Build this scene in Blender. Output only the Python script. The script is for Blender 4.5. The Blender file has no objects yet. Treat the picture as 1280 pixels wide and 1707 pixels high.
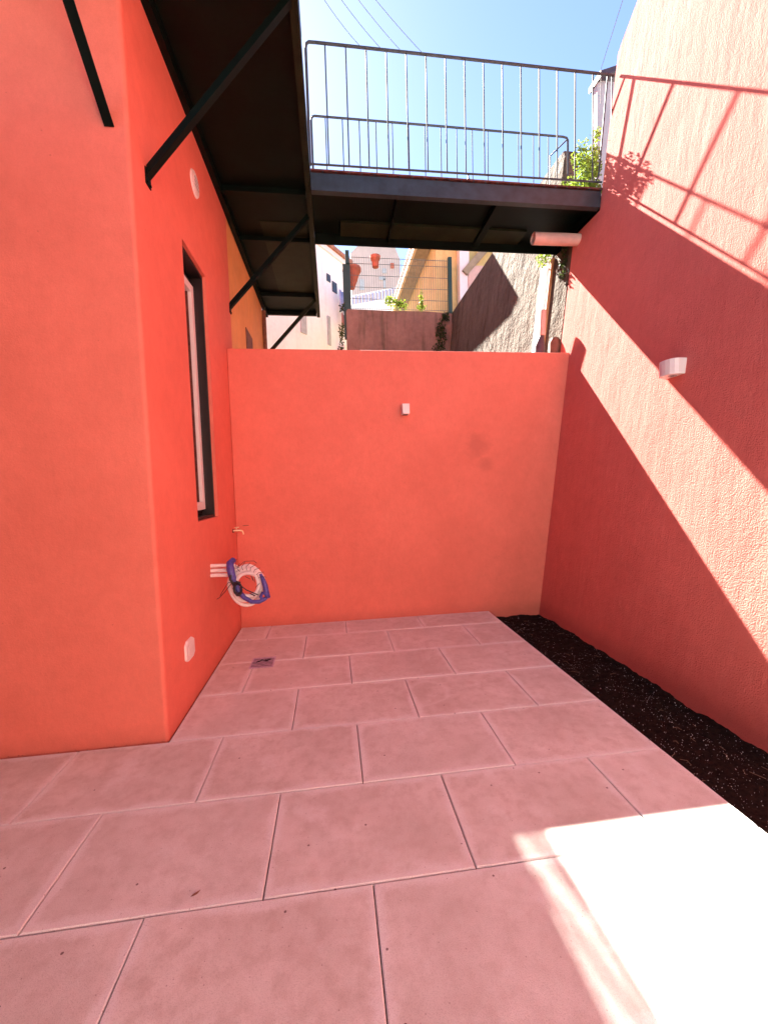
import bpy, math, random
from mathutils import Vector, Matrix, noise
random.seed(11)
S = bpy.context.scene
COL = S.collection

# ------------------------------------------------------------------ camera, sky, sun, exposure
cd = bpy.data.cameras.new('camera'); cam = bpy.data.objects.new('camera', cd); COL.objects.link(cam)
S.camera = cam
cd.sensor_fit = 'HORIZONTAL'; cd.sensor_width = 36.0; cd.lens = 684.5/1280*36.0
cd.clip_start = 0.02; cd.clip_end = 2000
r = (0.99173372, -0.12533984, -0.02746177); d = (-0.03551518, -0.06247681, -0.99741432); f = (0.12330003, 0.99014472, -0.06641182)
cam.matrix_world = Matrix(((r[0], -d[0], -f[0], 0), (r[1], -d[1], -f[1], 0), (r[2], -d[2], -f[2], 1.5), (0, 0, 0, 1)))

SUN = Vector((-0.175, 1.0, 1.0)).normalized()          # towards the sun
w = bpy.data.worlds.new('World'); S.world = w; w.use_nodes = True
nt = w.node_tree; bg = nt.nodes['Background']
sky = nt.nodes.new('ShaderNodeTexSky'); sky.sky_type = 'NISHITA'; sky.sun_disc = False
sky.sun_elevation = math.asin(SUN.z); sky.sun_rotation = math.atan2(SUN.x, SUN.y)
sky.air_density = 0.55; sky.dust_density = 0.08; sky.ozone_density = 0.7
nt.links.new(sky.outputs[0], bg.inputs[0]); bg.inputs[1].default_value = 0.05
sl = bpy.data.lights.new('sun', 'SUN'); sl.energy = 5.0; sl.angle = math.radians(0.5); sl.color = (1.0, 0.94, 0.84)
so = bpy.data.objects.new('sun', sl); COL.objects.link(so)
so.rotation_euler = SUN.to_track_quat('Z', 'Y').to_euler()
S.view_settings.view_transform = 'Standard'; S.view_settings.look = 'None'
S.view_settings.gamma = 1; S.view_settings.use_curve_mapping = False
S.view_settings.exposure = 3.3

# ------------------------------------------------------------------ mesh builder
class MB:
    def __init__(s): s.v = []; s.f = []; s.sm = []
    def add(s, vs, fs, smooth=False):
        n = len(s.v); s.v += [tuple(p) for p in vs]
        for q in fs: s.f.append([i+n for i in q]); s.sm.append(smooth)
        return s
    def box(s, a, b):
        x0, y0, z0 = a; x1, y1, z1 = b
        return s.add([(x0,y0,z0),(x1,y0,z0),(x1,y1,z0),(x0,y1,z0),(x0,y0,z1),(x1,y0,z1),(x1,y1,z1),(x0,y1,z1)],
                     [(0,3,2,1),(4,5,6,7),(0,1,5,4),(1,2,6,5),(2,3,7,6),(3,0,4,7)])
    def obox(s, a, b, w, h, up=(0,0,1)):      # bar from a to b, width w across, height h along up
        a = Vector(a); b = Vector(b); t = (b-a).normalized(); u = Vector(up); x = t.cross(u)
        if x.length < 1e-4: x = t.cross(Vector((1,0,0)))
        x.normalize(); u = x.cross(t).normalized()
        vs = []
        for p in (a, b):
            for sx, su in ((-1,-1),(1,-1),(1,1),(-1,1)): vs.append(p+x*sx*w/2+u*su*h/2)
        return s.add(vs, [(0,3,2,1),(4,5,6,7),(0,1,5,4),(1,2,6,5),(2,3,7,6),(3,0,4,7)])
    def tube(s, pts, rad, n=8, cap=True):
        pts = [Vector(p) for p in pts]; N = len(pts)
        rads = rad if isinstance(rad, (list, tuple)) else [rad]*N
        t0 = (pts[1]-pts[0]).normalized(); u = t0.orthogonal().normalized(); rings = []
        for i, p in enumerate(pts):
            t = (pts[min(i+1,N-1)]-pts[max(i-1,0)]).normalized()
            u = (u - t*u.dot(t)).normalized(); v = t.cross(u)
            rings.append([p+(u*math.cos(2*math.pi*k/n)+v*math.sin(2*math.pi*k/n))*rads[i] for k in range(n)])
        vs = [q for rr in rings for q in rr]
        fs = [(i*n+k, i*n+(k+1)%n, (i+1)*n+(k+1)%n, (i+1)*n+k) for i in range(N-1) for k in range(n)]
        s.add(vs, fs, True)
        if cap:
            s.add(rings[0], [tuple(range(n))[::-1]]); s.add(rings[-1], [tuple(range(n))])
        return s
    def prism(s, poly, fa, fb):               # poly of 2-D points, fa / fb map a point to the two end positions
        n = len(poly); vs = [fa(p) for p in poly]+[fb(p) for p in poly]
        return s.add(vs, [tuple(range(n)), tuple(range(n, 2*n))[::-1]] + [(k, k+n, (k+1)%n+n, (k+1)%n) for k in range(n)])
    def build(s, name, mat, parent=None, bevel=0, label=None, kind=None, origin=None):
        o_ = Vector(origin) if origin is not None else (Vector(wloc(parent)) if parent else Vector((0,0,0)))
        me = bpy.data.meshes.new(name)
        me.from_pydata([tuple(Vector(p)-o_) for p in s.v], [], s.f)
        for p, q in zip(me.polygons, s.sm): p.use_smooth = q
        me.validate(); me.update()
        import bmesh
        bm = bmesh.new(); bm.from_mesh(me); bmesh.ops.recalc_face_normals(bm, faces=bm.faces); bm.to_mesh(me); bm.free()
        if mat: me.materials.append(mat)
        o = bpy.data.objects.new(name, me); COL.objects.link(o)
        if parent: o.parent = parent; o.location = o_-Vector(wloc(parent))
        else: o.location = o_
        if bevel:
            m = o.modifiers.new('bevel', 'BEVEL'); m.width = bevel; m.segments = 2; m.limit_method = 'ANGLE'
            m.harden_normals = False
        if label: o['label'] = label
        if kind: o['kind'] = kind
        return o
def wloc(o):
    v = Vector((0,0,0))
    while o: v += o.location; o = o.parent
    return v
def tag(o, label=None, cat=None, group=None, kind=None):
    if label: o['label'] = label
    if cat: o['category'] = cat
    if group: o['group'] = group
    if kind: o['kind'] = kind
    return o
def thing(name, label, cat, loc, group=None):
    o = bpy.data.objects.new(name, None); COL.objects.link(o); o.location = loc; o.empty_display_size = .1
    return tag(o, label, cat, group)
def put(o, parent, loc):                      # copy of a part with shared mesh data
    c = o.copy(); COL.objects.link(c); c.parent = parent; c.location = loc; return c

# ------------------------------------------------------------------ materials
def newmat(name):
    m = bpy.data.materials.new(name); m.use_nodes = True
    return m, m.node_tree, m.node_tree.nodes['Principled BSDF']
def N(nt, t, **k):
    n = nt.nodes.new(t)
    for a, b in k.items(): setattr(n, a, b)
    return n
def mixc(nt, fac, a, b):
    m = N(nt, 'ShaderNodeMix', data_type='RGBA'); L = nt.links.new
    for s_, v in ((m.inputs['Factor'], fac), (m.inputs[6], a), (m.inputs[7], b)):
        if hasattr(v, 'is_linked') or hasattr(v, 'links'): L(v, s_)
        else: s_.default_value = v if isinstance(v, float) else (*v, 1)
    return m.outputs[2]
def math_(nt, op, a, b=None, c=None, clamp=False):
    m = N(nt, 'ShaderNodeMath', operation=op, use_clamp=clamp)
    for i, v in enumerate((a, b, c)):
        if v is None: continue
        if isinstance(v, (int, float)): m.inputs[i].default_value = v
        else: nt.links.new(v, m.inputs[i])
    return m.outputs[0]
def ramp(nt, x, a, b):
    m = N(nt, 'ShaderNodeMapRange'); nt.links.new(x, m.inputs[0])
    m.inputs[1].default_value = a; m.inputs[2].default_value = b
    return m.outputs[0]
def pos(nt): return N(nt, 'ShaderNodeNewGeometry').outputs['Position']
def noi(nt, scale, detail=4, rough=.55, vec=None, stretch=None):
    n = N(nt, 'ShaderNodeTexNoise'); n.inputs['Scale'].default_value = scale
    n.inputs['Detail'].default_value = detail; n.inputs['Roughness'].default_value = rough
    v = vec or pos(nt)
    if stretch:
        m = N(nt, 'ShaderNodeMapping'); m.inputs['Scale'].default_value = stretch; nt.links.new(v, m.inputs[0]); v = m.outputs[0]
    nt.links.new(v, n.inputs['Vector']); return n.outputs['Fac']
def bump(nt, bs, h, strength, dist):
    b = N(nt, 'ShaderNodeBump'); b.inputs['Strength'].default_value = strength; b.inputs['Distance'].default_value = dist
    nt.links.new(h, b.inputs['Height']); nt.links.new(b.outputs[0], bs.inputs['Normal']); return b

def plaster(name, base, var=.12, grain=.004, gs=90, rough=.8, stains=None, streak=0.0, dark=None, lum=.45, mid=1.2, spec=.25, det=3):
    m, nt, bs = newmat(name)
    dk = dark or tuple(c*.62 for c in base); lt = tuple(min(1, c*1.10+.012) for c in base)
    n1 = noi(nt, 1.3, 5); n2 = noi(nt, 9, 5, .6)
    fac = ramp(nt, math_(nt, 'ADD', math_(nt, 'MULTIPLY', n1, .6), math_(nt, 'MULTIPLY', n2, .4)), .34, .66)
    c = mixc(nt, fac, tuple(base[i]*(1-var) + dk[i]*0 for i in range(3)), lt)
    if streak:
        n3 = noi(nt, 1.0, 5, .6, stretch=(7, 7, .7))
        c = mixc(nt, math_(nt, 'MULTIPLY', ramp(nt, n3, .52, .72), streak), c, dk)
    # splash-back dirt just above the ground
    sep = N(nt, 'ShaderNodeSeparateXYZ'); nt.links.new(pos(nt), sep.inputs[0])
    edge = math_(nt, 'ADD', sep.outputs[2], math_(nt, 'MULTIPLY', noi(nt, 14, 4), -.10))
    dirt = math_(nt, 'MULTIPLY', math_(nt, 'SUBTRACT', 1, ramp(nt, edge, -.06, .07)), lum)
    c = mixc(nt, dirt, c, dk)
    if stains:
        for (p, rad, s_) in stains:
            v = N(nt, 'ShaderNodeVectorMath', operation='DISTANCE'); nt.links.new(pos(nt), v.inputs[0]); v.inputs[1].default_value = p
            dd = math_(nt, 'ADD', v.outputs['Value'], math_(nt, 'MULTIPLY', noi(nt, 11, 5, .7), rad*1.1))
            c = mixc(nt, math_(nt, 'MULTIPLY', math_(nt, 'SUBTRACT', 1, ramp(nt, dd, rad*.9, rad*1.6)), s_), c, dk)
    # a few pin-head chips and specks
    vo = N(nt, 'ShaderNodeTexVoronoi'); vo.inputs['Scale'].default_value = 7.0; nt.links.new(pos(nt), vo.inputs['Vector'])
    c = mixc(nt, math_(nt, 'MULTIPLY', math_(nt, 'LESS_THAN', vo.outputs['Distance'], .035), .45), c, dk)
    g1 = ramp(nt, noi(nt, 170, 3, .7), .40, .64); g2 = ramp(nt, noi(nt, 36, 4, .7, stretch=(1, 1, .5)), .45, .70)
    c = mixc(nt, math_(nt, 'MULTIPLY', g1, .13), c, dk); c = mixc(nt, math_(nt, 'MULTIPLY', g2, .10), c, dk)
    nt.links.new(c, bs.inputs['Base Color'])
    bs.inputs['Roughness'].default_value = rough; bs.inputs['Specular IOR Level'].default_value = spec
    h = math_(nt, 'ADD', noi(nt, gs, det, .6), math_(nt, 'ADD', math_(nt, 'MULTIPLY', noi(nt, gs*.22, 3), mid), math_(nt, 'MULTIPLY', noi(nt, 2.2, 2), mid*3.3)))
    tr = noi(nt, 1.0, 3, .6, stretch=(9, 9, 1.6)); h = math_(nt, 'ADD', h, math_(nt, 'MULTIPLY', tr, 1.6))
    bump(nt, bs, h, 1.0, grain)
    return m
RED = (.72, .188, .130)
M = {}
M['red_back'] = plaster('back_plaster', RED, .05, .0016, 120, .7, stains=[((1.64, 4.51, 1.92), .17, .5), ((1.74, 4.51, 1.70), .10, .4)])
M['red_house'] = plaster('house_plaster', RED, .05, .0014, 110, .75)
M['red_right'] = plaster('stucco', (.68, .178, .145), .06, .0068, 105, .95, mid=.45, spec=.10, det=2)
M['orange'] = plaster('orange_plaster', (.80, .40, .14), .15, .003, 60, streak=.5, dark=(.72, .42, .2))
M['white_wall'] = plaster('white_plaster', (.88, .87, .86), .05, .003, 30, streak=.25)
M['pink_wall'] = plaster('pink_plaster', (.52, .42, .39), .08, .003, 10, streak=.3)
M['yellow_wall'] = plaster('yellow_plaster', (.72, .54, .24), .15, .003, 30, streak=.5, dark=(.40, .25, .08))
M['cream_wall'] = plaster('cream_plaster', (.76, .70, .62), .1, .003, 60)
M['grey_wall'] = plaster('grey_plaster', (.50, .48, .50), .08, .003, 30)
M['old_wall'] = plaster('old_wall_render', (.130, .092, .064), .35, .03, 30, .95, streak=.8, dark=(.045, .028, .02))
M['brown_wall'] = plaster('brown_wall_render', (.30, .17, .13), .35, .012, 22, .95, streak=.9, dark=(.08, .07, .04))

def plain(name, col, rough=.5, metal=0., var=.15, scale=8, bmp=0.0, spec=.5):
    m, nt, bs = newmat(name)
    c = mixc(nt, ramp(nt, noi(nt, scale, 5, .6), .3, .7), tuple(x*(1-var) for x in col), tuple(min(1, x*(1+var)) for x in col))
    nt.links.new(c, bs.inputs['Base Color']); bs.inputs['Roughness'].default_value = rough
    bs.inputs['Metallic'].default_value = metal; bs.inputs['Specular IOR Level'].default_value = spec
    if bmp: bump(nt, bs, noi(nt, scale*6, 3), 1.0, bmp)
    return m
M['green_paint'] = plain('dark_green_paint', (.0012, .0052, .0034), .5, 0, .5, 4, .0006, .14)
M['olive_and_lit_green'] = plain('olive_and_lit_green', (.012, .019, .009), .5, 0, .4, 5, .0006, .15)  # edge colour; also a brighter green where light reaches the far balcony
M['rail_paint'] = plain('rail_paint', (.045, .055, .062), .5, 0, .3, 10, 0.0, .3)
M['rust'] = plain('rusty_edge', (.10, .03, .022), .8, 0, .5, 18, .001)
M['channel'] = plain('channel_steel', (.018, .034, .042), .45, .0, .4, 9)
M['fence_green'] = plain('fence_green', (.008, .035, .024), .5, 0, .2, 6)
M['wire'] = plain('wire', (.10, .13, .12), .5)
M['dark_frame'] = plain('dark_frame', (.012, .007, .007), .45, 0, .2, 10)
M['white_frame'] = plain('white_frame', (.78, .74, .73), .4, 0, .03, 6)
M['white_plastic'] = plain('white_plastic', (.80, .76, .74), .4, 0, .03, 20)
M['brass'] = plain('brass', (.75, .60, .38), .3, .9, .1, 20)
M['pvc'] = plain('white_insulation', (.80, .74, .72), .55, 0, .05, 30, .0008)
M['blue_tape'] = plain('blue_tape', (.07, .06, .30), .35, 0, .4, 60, .001)
M['black_tape'] = plain('black_cable', (.015, .012, .02), .4, 0, .3, 40)
M['terracotta'] = plain('terracotta', (.42, .11, .06), .8, 0, .2, 12)
M['clay_pipe'] = plain('pink_pipe', (.62, .40, .34), .6, 0, .12, 10)
M['orange_pipe'] = plain('orange_pipe', (.52, .26, .12), .6, 0, .15, 10)
M['steel'] = plain('grate_steel', (.50, .42, .55), .5, .0, .3, 60)
M['gap'] = plain('bedding_sand', (.045, .03, .026), .95, 0, .4, 40)
M['eave_light'] = plain('eave_board', (.62, .50, .34), .7, 0, .15, 6)  # sunlight on the fascia put into this lighter board tone
M['eave_dark'] = plain('soffit_board', (.30, .24, .16), .8, 0, .2, 6)  # soffit shade put into this darker board tone; the brace shares it
M['tile'] = plain('roof_tile', (.36, .17, .11), .8, 0, .3, 12, .01)
M['bark'] = plain('stem_bark', (.16, .10, .06), .9, 0, .3, 30)
M['cloth_blue'] = plain('blue_cloth', (.35, .38, .60), .9)
M['cloth_red'] = plain('red_cloth', (.36, .14, .13), .9)
M['shutter'] = plain('grey_shutter', (.40, .42, .44), .6)
M['window_dark'] = plain('dark_window', (.05, .055, .07), .2)
M['drum'] = plain('rusty_drum', (.18, .08, .05), .7, 0, .4, 14)
M['dark_purple'] = plain('dark_cowl', (.07, .045, .06), .5, 0, .3, 14)
M['fleck'] = plain('white_fleck', (.75, .70, .68), .8)
M['twig'] = plain('dry_twig', (.26, .16, .10), .9)

def glass():
    m, nt, bs = newmat('window_glass')
    bs.inputs['Base Color'].default_value = (.03, .02, .02, 1); bs.inputs['Roughness'].default_value = .04
    bs.inputs['Specular IOR Level'].default_value = .8
    return m
M['glass'] = glass()
def leafmat(name, a, b):
    m, nt, bs = newmat(name)
    inf = N(nt, 'ShaderNodeNewGeometry').outputs['Random Per Island']
    c = mixc(nt, inf, a, b); nt.links.new(c, bs.inputs['Base Color']); bs.inputs['Roughness'].default_value = .5
    tr = N(nt, 'ShaderNodeBsdfTranslucent'); nt.links.new(c, tr.inputs[0])
    mx = N(nt, 'ShaderNodeMixShader'); mx.inputs[0].default_value = .45
    nt.links.new(bs.outputs[0], mx.inputs[1]); nt.links.new(tr.outputs[0], mx.inputs[2])
    nt.links.new(mx.outputs[0], nt.nodes['Material Output'].inputs[0]); return m
M['leaf'] = leafmat('ivy_leaf', (.10, .16, .015), (.26, .34, .04))
M['leaf_dark'] = leafmat('dark_leaf', (.03, .05, .015), (.06, .09, .02))

def slab_mat():
    m, nt, bs = newmat('concrete_slab')
    tc = N(nt, 'ShaderNodeTexCoord').outputs['Object']; sep = N(nt, 'ShaderNodeSeparateXYZ'); nt.links.new(tc, sep.inputs[0])
    ax = N(nt, 'ShaderNodeAttribute', attribute_type='OBJECT', attribute_name='half_length').outputs['Fac']
    ay = N(nt, 'ShaderNodeAttribute', attribute_type='OBJECT', attribute_name='half_width').outputs['Fac']
    rnd = N(nt, 'ShaderNodeObjectInfo').outputs['Random']
    dx = math_(nt, 'SUBTRACT', ax, math_(nt, 'ABSOLUTE', sep.outputs[0])); dy = math_(nt, 'SUBTRACT', ay, math_(nt, 'ABSOLUTE', sep.outputs[1]))
    de = math_(nt, 'MINIMUM', dx, dy)
    wob = math_(nt, 'ADD', math_(nt, 'MULTIPLY', math_(nt, 'SUBTRACT', noi(nt, 5, 5, .6), .5), .11), math_(nt, 'MULTIPLY', math_(nt, 'SUBTRACT', noi(nt, 90, 4, .7), .5), .05))
    de = math_(nt, 'ADD', de, wob)
    big = noi(nt, 2.3, 6, .62); mid = noi(nt, 14, 6, .65)
    c = mixc(nt, ramp(nt, big, .35, .65), (.60, .53, .48), (.76, .70, .655))
    c = mixc(nt, math_(nt, 'MULTIPLY', ramp(nt, mid, .45, .72), .65), c, (.50, .40, .345))
    c = mixc(nt, math_(nt, 'MULTIPLY', rnd, .28), c, (.68, .65, .62))
    c = mixc(nt, math_(nt, 'MULTIPLY', math_(nt, 'SUBTRACT', 1, ramp(nt, de, .012, .040)), .70), c, (.80, .785, .765))
    # whitish blotches of cement bloom
    bl = ramp(nt, noi(nt, 3.7, 7, .7), .56, .68); c = mixc(nt, math_(nt, 'MULTIPLY', bl, .55), c, (.80, .785, .765))
    # splashed ring left on one slab
    for (p, r0) in (((.62, 2.80, 0), .15), ((-.1, 3.3, 0), .06)):
        v = N(nt, 'ShaderNodeVectorMath', operation='DISTANCE'); nt.links.new(pos(nt), v.inputs[0]); v.inputs[1].default_value = p
        q = math_(nt, 'ABSOLUTE', math_(nt, 'SUBTRACT', math_(nt, 'ADD', v.outputs['Value'], math_(nt, 'MULTIPLY', noi(nt, 5, 4), .14)), r0+.07))
        c = mixc(nt, math_(nt, 'MULTIPLY', math_(nt, 'SUBTRACT', 1, ramp(nt, q, .004, .03)), .3), c, (.80, .785, .765))
    # fine sand grain and sparse dark specks
    c = mixc(nt, math_(nt, 'MULTIPLY', ramp(nt, noi(nt, 300, 3, .75), .50, .72), .45), c, (.24, .17, .15))
    vo = N(nt, 'ShaderNodeTexVoronoi'); vo.inputs['Scale'].default_value = 9; nt.links.new(pos(nt), vo.inputs['Vector'])
    c = mixc(nt, math_(nt, 'MULTIPLY', math_(nt, 'LESS_THAN', vo.outputs['Distance'], .045), .8), c, (.10, .05, .05))
    vo = N(nt, 'ShaderNodeTexVoronoi'); vo.inputs['Scale'].default_value = 26; nt.links.new(pos(nt), vo.inputs['Vector'])
    c = mixc(nt, math_(nt, 'MULTIPLY', math_(nt, 'LESS_THAN', vo.outputs['Distance'], .06), .5), c, (.22, .13, .12))
    nt.links.new(c, bs.inputs['Base Color']); bs.inputs['Roughness'].default_value = .85; bs.inputs['Specular IOR Level'].default_value = .25
    bump(nt, bs, math_(nt, 'ADD', noi(nt, 260, 3, .7), math_(nt, 'MULTIPLY', noi(nt, 8, 3), 1.5)), 1.0, .0012)
    return m
M['slab'] = slab_mat()
def soil_mat():
    m, nt, bs = newmat('soil')
    c = mixc(nt, ramp(nt, noi(nt, 40, 6, .7), .35, .7), (.006, .0035, .003), (.028, .015, .011))
    nt.links.new(c, bs.inputs['Base Color']); bs.inputs['Roughness'].default_value = 1; bs.inputs['Specular IOR Level'].default_value = .1
    bump(nt, bs, noi(nt, 150, 4, .7), 1.0, .006); return m
M['soil'] = soil_mat()
M['earth'] = plain('earth', (.16, .12, .08), .95, 0, .3, 2)

# ------------------------------------------------------------------ constants of the place
K, X0 = .124, 2.386                       # the battered wall: x = X0 + K z
BX = -1.03                                # side wall of the house
WX = lambda z: X0+K*z

# ------------------------------------------------------------------ ground
tag(MB().add([(-150,-150,-.2),(150,-150,-.2),(150,150,-.2),(-150,150,-.2)], [(0,1,2,3)]).build('ground', M['earth']), kind='structure')
tag(MB().box((3.45, -8, -.1), (40, 60, 4.55)).build('upper_terrace_ground', M['earth']), kind='structure')

# paving: bed + individual slabs
pav = tag(MB().box((-6, -3.6, -.15), (1.750, 4.505, -.014)).build('paving', M['gap']), kind='structure')
rows = [-3.28+.528*k for k in range(0, 14)] + [4.115]
rows = [1.452-.528*k for k in range(9, 0, -1)] + [1.452, 1.980, 2.505, 3.040, 3.575, 4.120, 4.505]
G = .0047
slabcache = {}
def slab(x0, x1, y0, y1):
    lx, ly = x1-x0-G, y1-y0-G
    key = (round(lx, 3), round(ly, 3))
    cx, cy = (x0+x1)/2, (y0+y1)/2
    if key not in slabcache:
        hx, hy = lx/2, ly/2; b = .004; z = .0
        vs = []; 
        for (ix, zz) in ((0, -.045), (0, -b), (b, z)):
            vs += [(-hx+ix, -hy+ix, zz), (hx-ix, -hy+ix, zz), (hx-ix, hy-ix, zz), (-hx+ix, hy-ix, zz)]
        fs = [(i*4+k, i*4+(k+1)%4, i*4+4+(k+1)%4, i*4+4+k) for i in range(2) for k in range(4)] + [(8, 9, 10, 11)]
        o = MB().add(vs, fs).build('slab', M['slab'], pav, origin=(0, 0, 0)); slabcache[key] = o
    else:
        o = slabcache[key].copy(); COL.objects.link(o); o.parent = pav
    o.location = (cx, cy, random.uniform(-.0016, .0012)); o.rotation_euler = (random.uniform(-.0012, .0012), random.uniform(-.0012, .0012), random.uniform(-.0012, .0012))
    o['half_length'] = lx/2; o['half_width'] = ly/2
DR = (-.742, -.545, 3.440, 3.650)         # drain hole
for k in range(len(rows)-1):
    y0, y1 = rows[k], rows[k+1]; ridx = k-9          # row 0 starts at 1.452
    off = -.305 if ridx % 2 == 0 else .100
    if y0 < -3.6: continue
    xs = [off+.809*j + random.uniform(-.004, .004) for j in range(-8, 4)]
    xl = -5.2 if y1 < 2.0 else (-4.0 if y1 < 2.52 else BX+.008)
    xr = 1.757
    e = [xl]+[x for x in xs if xl+.06 < x < xr-.10]+[xr]
    for a, b in zip(e[:-1], e[1:]):
        if y0 < 3.1 and y1 > 3.5 and a < DR[1] and b > DR[0]:
            pass
        slab(a, b, y0, y1)

# drain grate, set proud into the slab corner
dr = thing('floor_drain', 'small square steel drain grate let into the pink paving near the coiled pipes', 'drain', (-.643, 3.545, 0))
fr = MB(); x0, x1, y0, y1 = DR; z = .0045; t = .011
for a, b in (((x0,y0),(x1,y0+t)), ((x0,y1-t),(x1,y1)), ((x0,y0+t),(x0+t,y1-t)), ((x1-t,y0+t),(x1,y1-t))): fr.box((a[0],a[1],.0015), (b[0],b[1],z))
fr.build('frame', M['steel'], dr)
MB().box((x0+t,y0+t,.0014), (x1-t,y1-t,.0026)).build('pan', M['dark_purple'], dr)
gr = MB()
for k in range(7):
    yy = y0+t+.012+(y1-y0-2*t-.024)*k/6
    gr.box((x0+t, yy-.0055, .0027), (x1-t, yy+.0055, .0040))
gr.build('grate', M['steel'], dr)
kn = MB(); kn.tube([(-.60, 3.56, .004), (-.655, 3.585, .007), (-.70, 3.55, .005)], .006, 6); kn.tube([(-.63, 3.60, .004), (-.62, 3.57, .009), (-.585, 3.60, .005)], .005, 6)
kn.build('debris', M['black_tape'], dr)

# soil bed
NX, y_a, y_b = 52, -.3, 4.515
NY = 400; sb = MB(); vs = []
def soilz(x, y):
    v = -.082+.020*noise.noise(Vector((x*4, y*4, 1)))+.009*noise.noise(Vector((x*17, y*17, 5)))+.006*noise.noise(Vector((x*55, y*55, 9)))
    e = max(0, (x-2.24)/.16); v += .022*min(1, e)**2*(.8+.3*noise.noise(Vector((y*6, 2, 3))))
    return v
for j in range(NY+1):
    y = y_a+(y_b-y_a)*j/NY
    for i in range(NX+1):
        x = 1.735+(2.46-1.735)*i/NX; vs.append((x, y, soilz(x, y)))
sb.add(vs, [(j*(NX+1)+i, j*(NX+1)+i+1, (j+1)*(NX+1)+i+1, (j+1)*(NX+1)+i) for j in range(NY) for i in range(NX)], True)
tag(sb.build('soil_bed', M['soil']), kind='structure')
fl = MB(); 
for _ in range(3200):
    x = random.uniform(1.78, 2.36); y = random.uniform(.9, 4.48); 
    if noise.noise(Vector((x*3, y*3, 7))) < random.uniform(-.6, .35): continue
    s_ = random.choice((.0014, .0018, .002, .0024, .0036)); zz = soilz(x, y)+s_*.8
    p = [Vector((random.uniform(-1,1), random.uniform(-1,1), random.uniform(-1,1)))*s_ for _ in range(4)]
    fl.add([Vector((x, y, zz))+q for q in p], [(0,1,2),(0,3,1),(1,3,2),(2,3,0)])
tag(fl.build('soil_flecks', M['fleck']), 'tiny pale grit flecks scattered over the dark soil strip', 'grit', kind='stuff')
cl = MB()
for _ in range(700):
    x = random.uniform(1.77, 2.37); y = random.uniform(.8, 4.48); s_ = random.uniform(.003, .008); zz = soilz(x, y)
    p = [Vector((a, b, c))*s_*random.uniform(.6, 1.2) for a, b, c in ((1,0,0),(-1,0,0),(0,1,0),(0,-1,0),(0,0,1),(0,0,-1))]
    cl.add([Vector((x, y, zz))+q for q in p], [(0,2,4),(2,1,4),(1,3,4),(3,0,4),(2,0,5),(1,2,5),(3,1,5),(0,3,5)])
tag(cl.build('soil_crumbs', M['soil']), 'dark crumbs of earth lying on the soil strip', 'soil', kind='stuff')
sp = MB()
for _ in range(170):
    y = random.uniform(.9, 4.45); x = 1.755-abs(random.gauss(0, .035)); s_ = random.uniform(.0012, .0042)
    p = [Vector((random.uniform(-1,1), random.uniform(-1,1), random.uniform(0,1)))*s_ for _ in range(4)]
    sp.add([Vector((x, y, .0012))+q for q in p], [(0,1,2),(0,3,1),(1,3,2),(2,3,0)])
for _ in range(260):
    t_ = random.random()
    if t_ < .5: x = BX+.006+abs(random.gauss(0, .012)); y = random.uniform(2.5, 4.49)
    elif t_ < .8: x = random.uniform(-1.9, BX); y = 2.514-abs(random.gauss(0, .012))
    else: x = random.uniform(BX, 1.75); y = 4.503-abs(random.gauss(0, .010))
    s_ = random.uniform(.001, .0045); p = [Vector((random.uniform(-1,1), random.uniform(-1,1), random.uniform(0,1)))*s_ for _ in range(4)]
    sp.add([Vector((x, y, .0012))+q for q in p], [(0,1,2),(0,3,1),(1,3,2),(2,3,0)])
tag(sp.build('spilled_crumbs', M['soil']), 'crumbs of earth and dirt along the paving edges and wall feet', 'dirt', kind='stuff')
tw = MB()
for _ in range(38):
    x = random.uniform(1.82, 2.3); y = random.uniform(1.3, 4.3); a = random.uniform(0, 6.28); l = random.uniform(.02, .07); zz = soilz(x, y)+.006
    tw.tube([(x, y, zz), (x+math.cos(a)*l/2, y+math.sin(a)*l/2, zz+.008), (x+math.cos(a+.4)*l, y+math.sin(a+.4)*l, zz+.002)], .0011, 4)
tag(tw.build('dry_stalks', M['twig']), 'thin dry stalks lying on the dark soil strip', 'stalks', kind='stuff')
lf = MB(); lf.add([(-.572, 1.500, .002), (-.562, 1.506, .007), (-.550, 1.514, .006), (-.541, 1.522, .003), (-.550, 1.508, .002), (-.561, 1.501, .003)], [(0,1,2,5),(5,2,3,4)])
tag(lf.build('dry_leaf', M['drum']), 'small curled dry leaf on a slab at lower left', 'leaf')

# ------------------------------------------------------------------ walls
prof = [(-5,-.3),(4.72,-.3),(4.72,4.355),(4.245,4.355),(4.245,5.93),(4.20,6.00),(4.01,6.21),(3.6,6.66),(3.2,6.9),(-5,7.0)]
o = MB().prism(prof, lambda p: (WX(p[1]), p[0], p[1]), lambda p: (WX(p[1])+.30, p[0], p[1])).build('retaining_wall', M['red_right'], bevel=.012)
tag(o, 'tall leaning coral stucco wall along the right side with sunlit bands', 'wall')
o = MB().add([(BX+.002,4.51,-.2),(WX(-.2)+.02,4.51,-.2),(WX(2.953)+.02,4.51,2.953),(BX+.002,4.51,2.953),
              (BX+.002,4.70,-.2),(WX(-.2)+.02,4.70,-.2),(WX(2.953)+.02,4.70,2.953),(BX+.002,4.70,2.953)],
             [(0,1,2,3),(4,7,6,5),(3,2,6,7),(0,4,5,1),(0,3,7,4),(1,5,6,2)]).build('end_wall', M['red_back'], bevel=.008)
tag(o, 'smooth coral wall closing the far end of the courtyard with a small light', 'wall')

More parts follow.
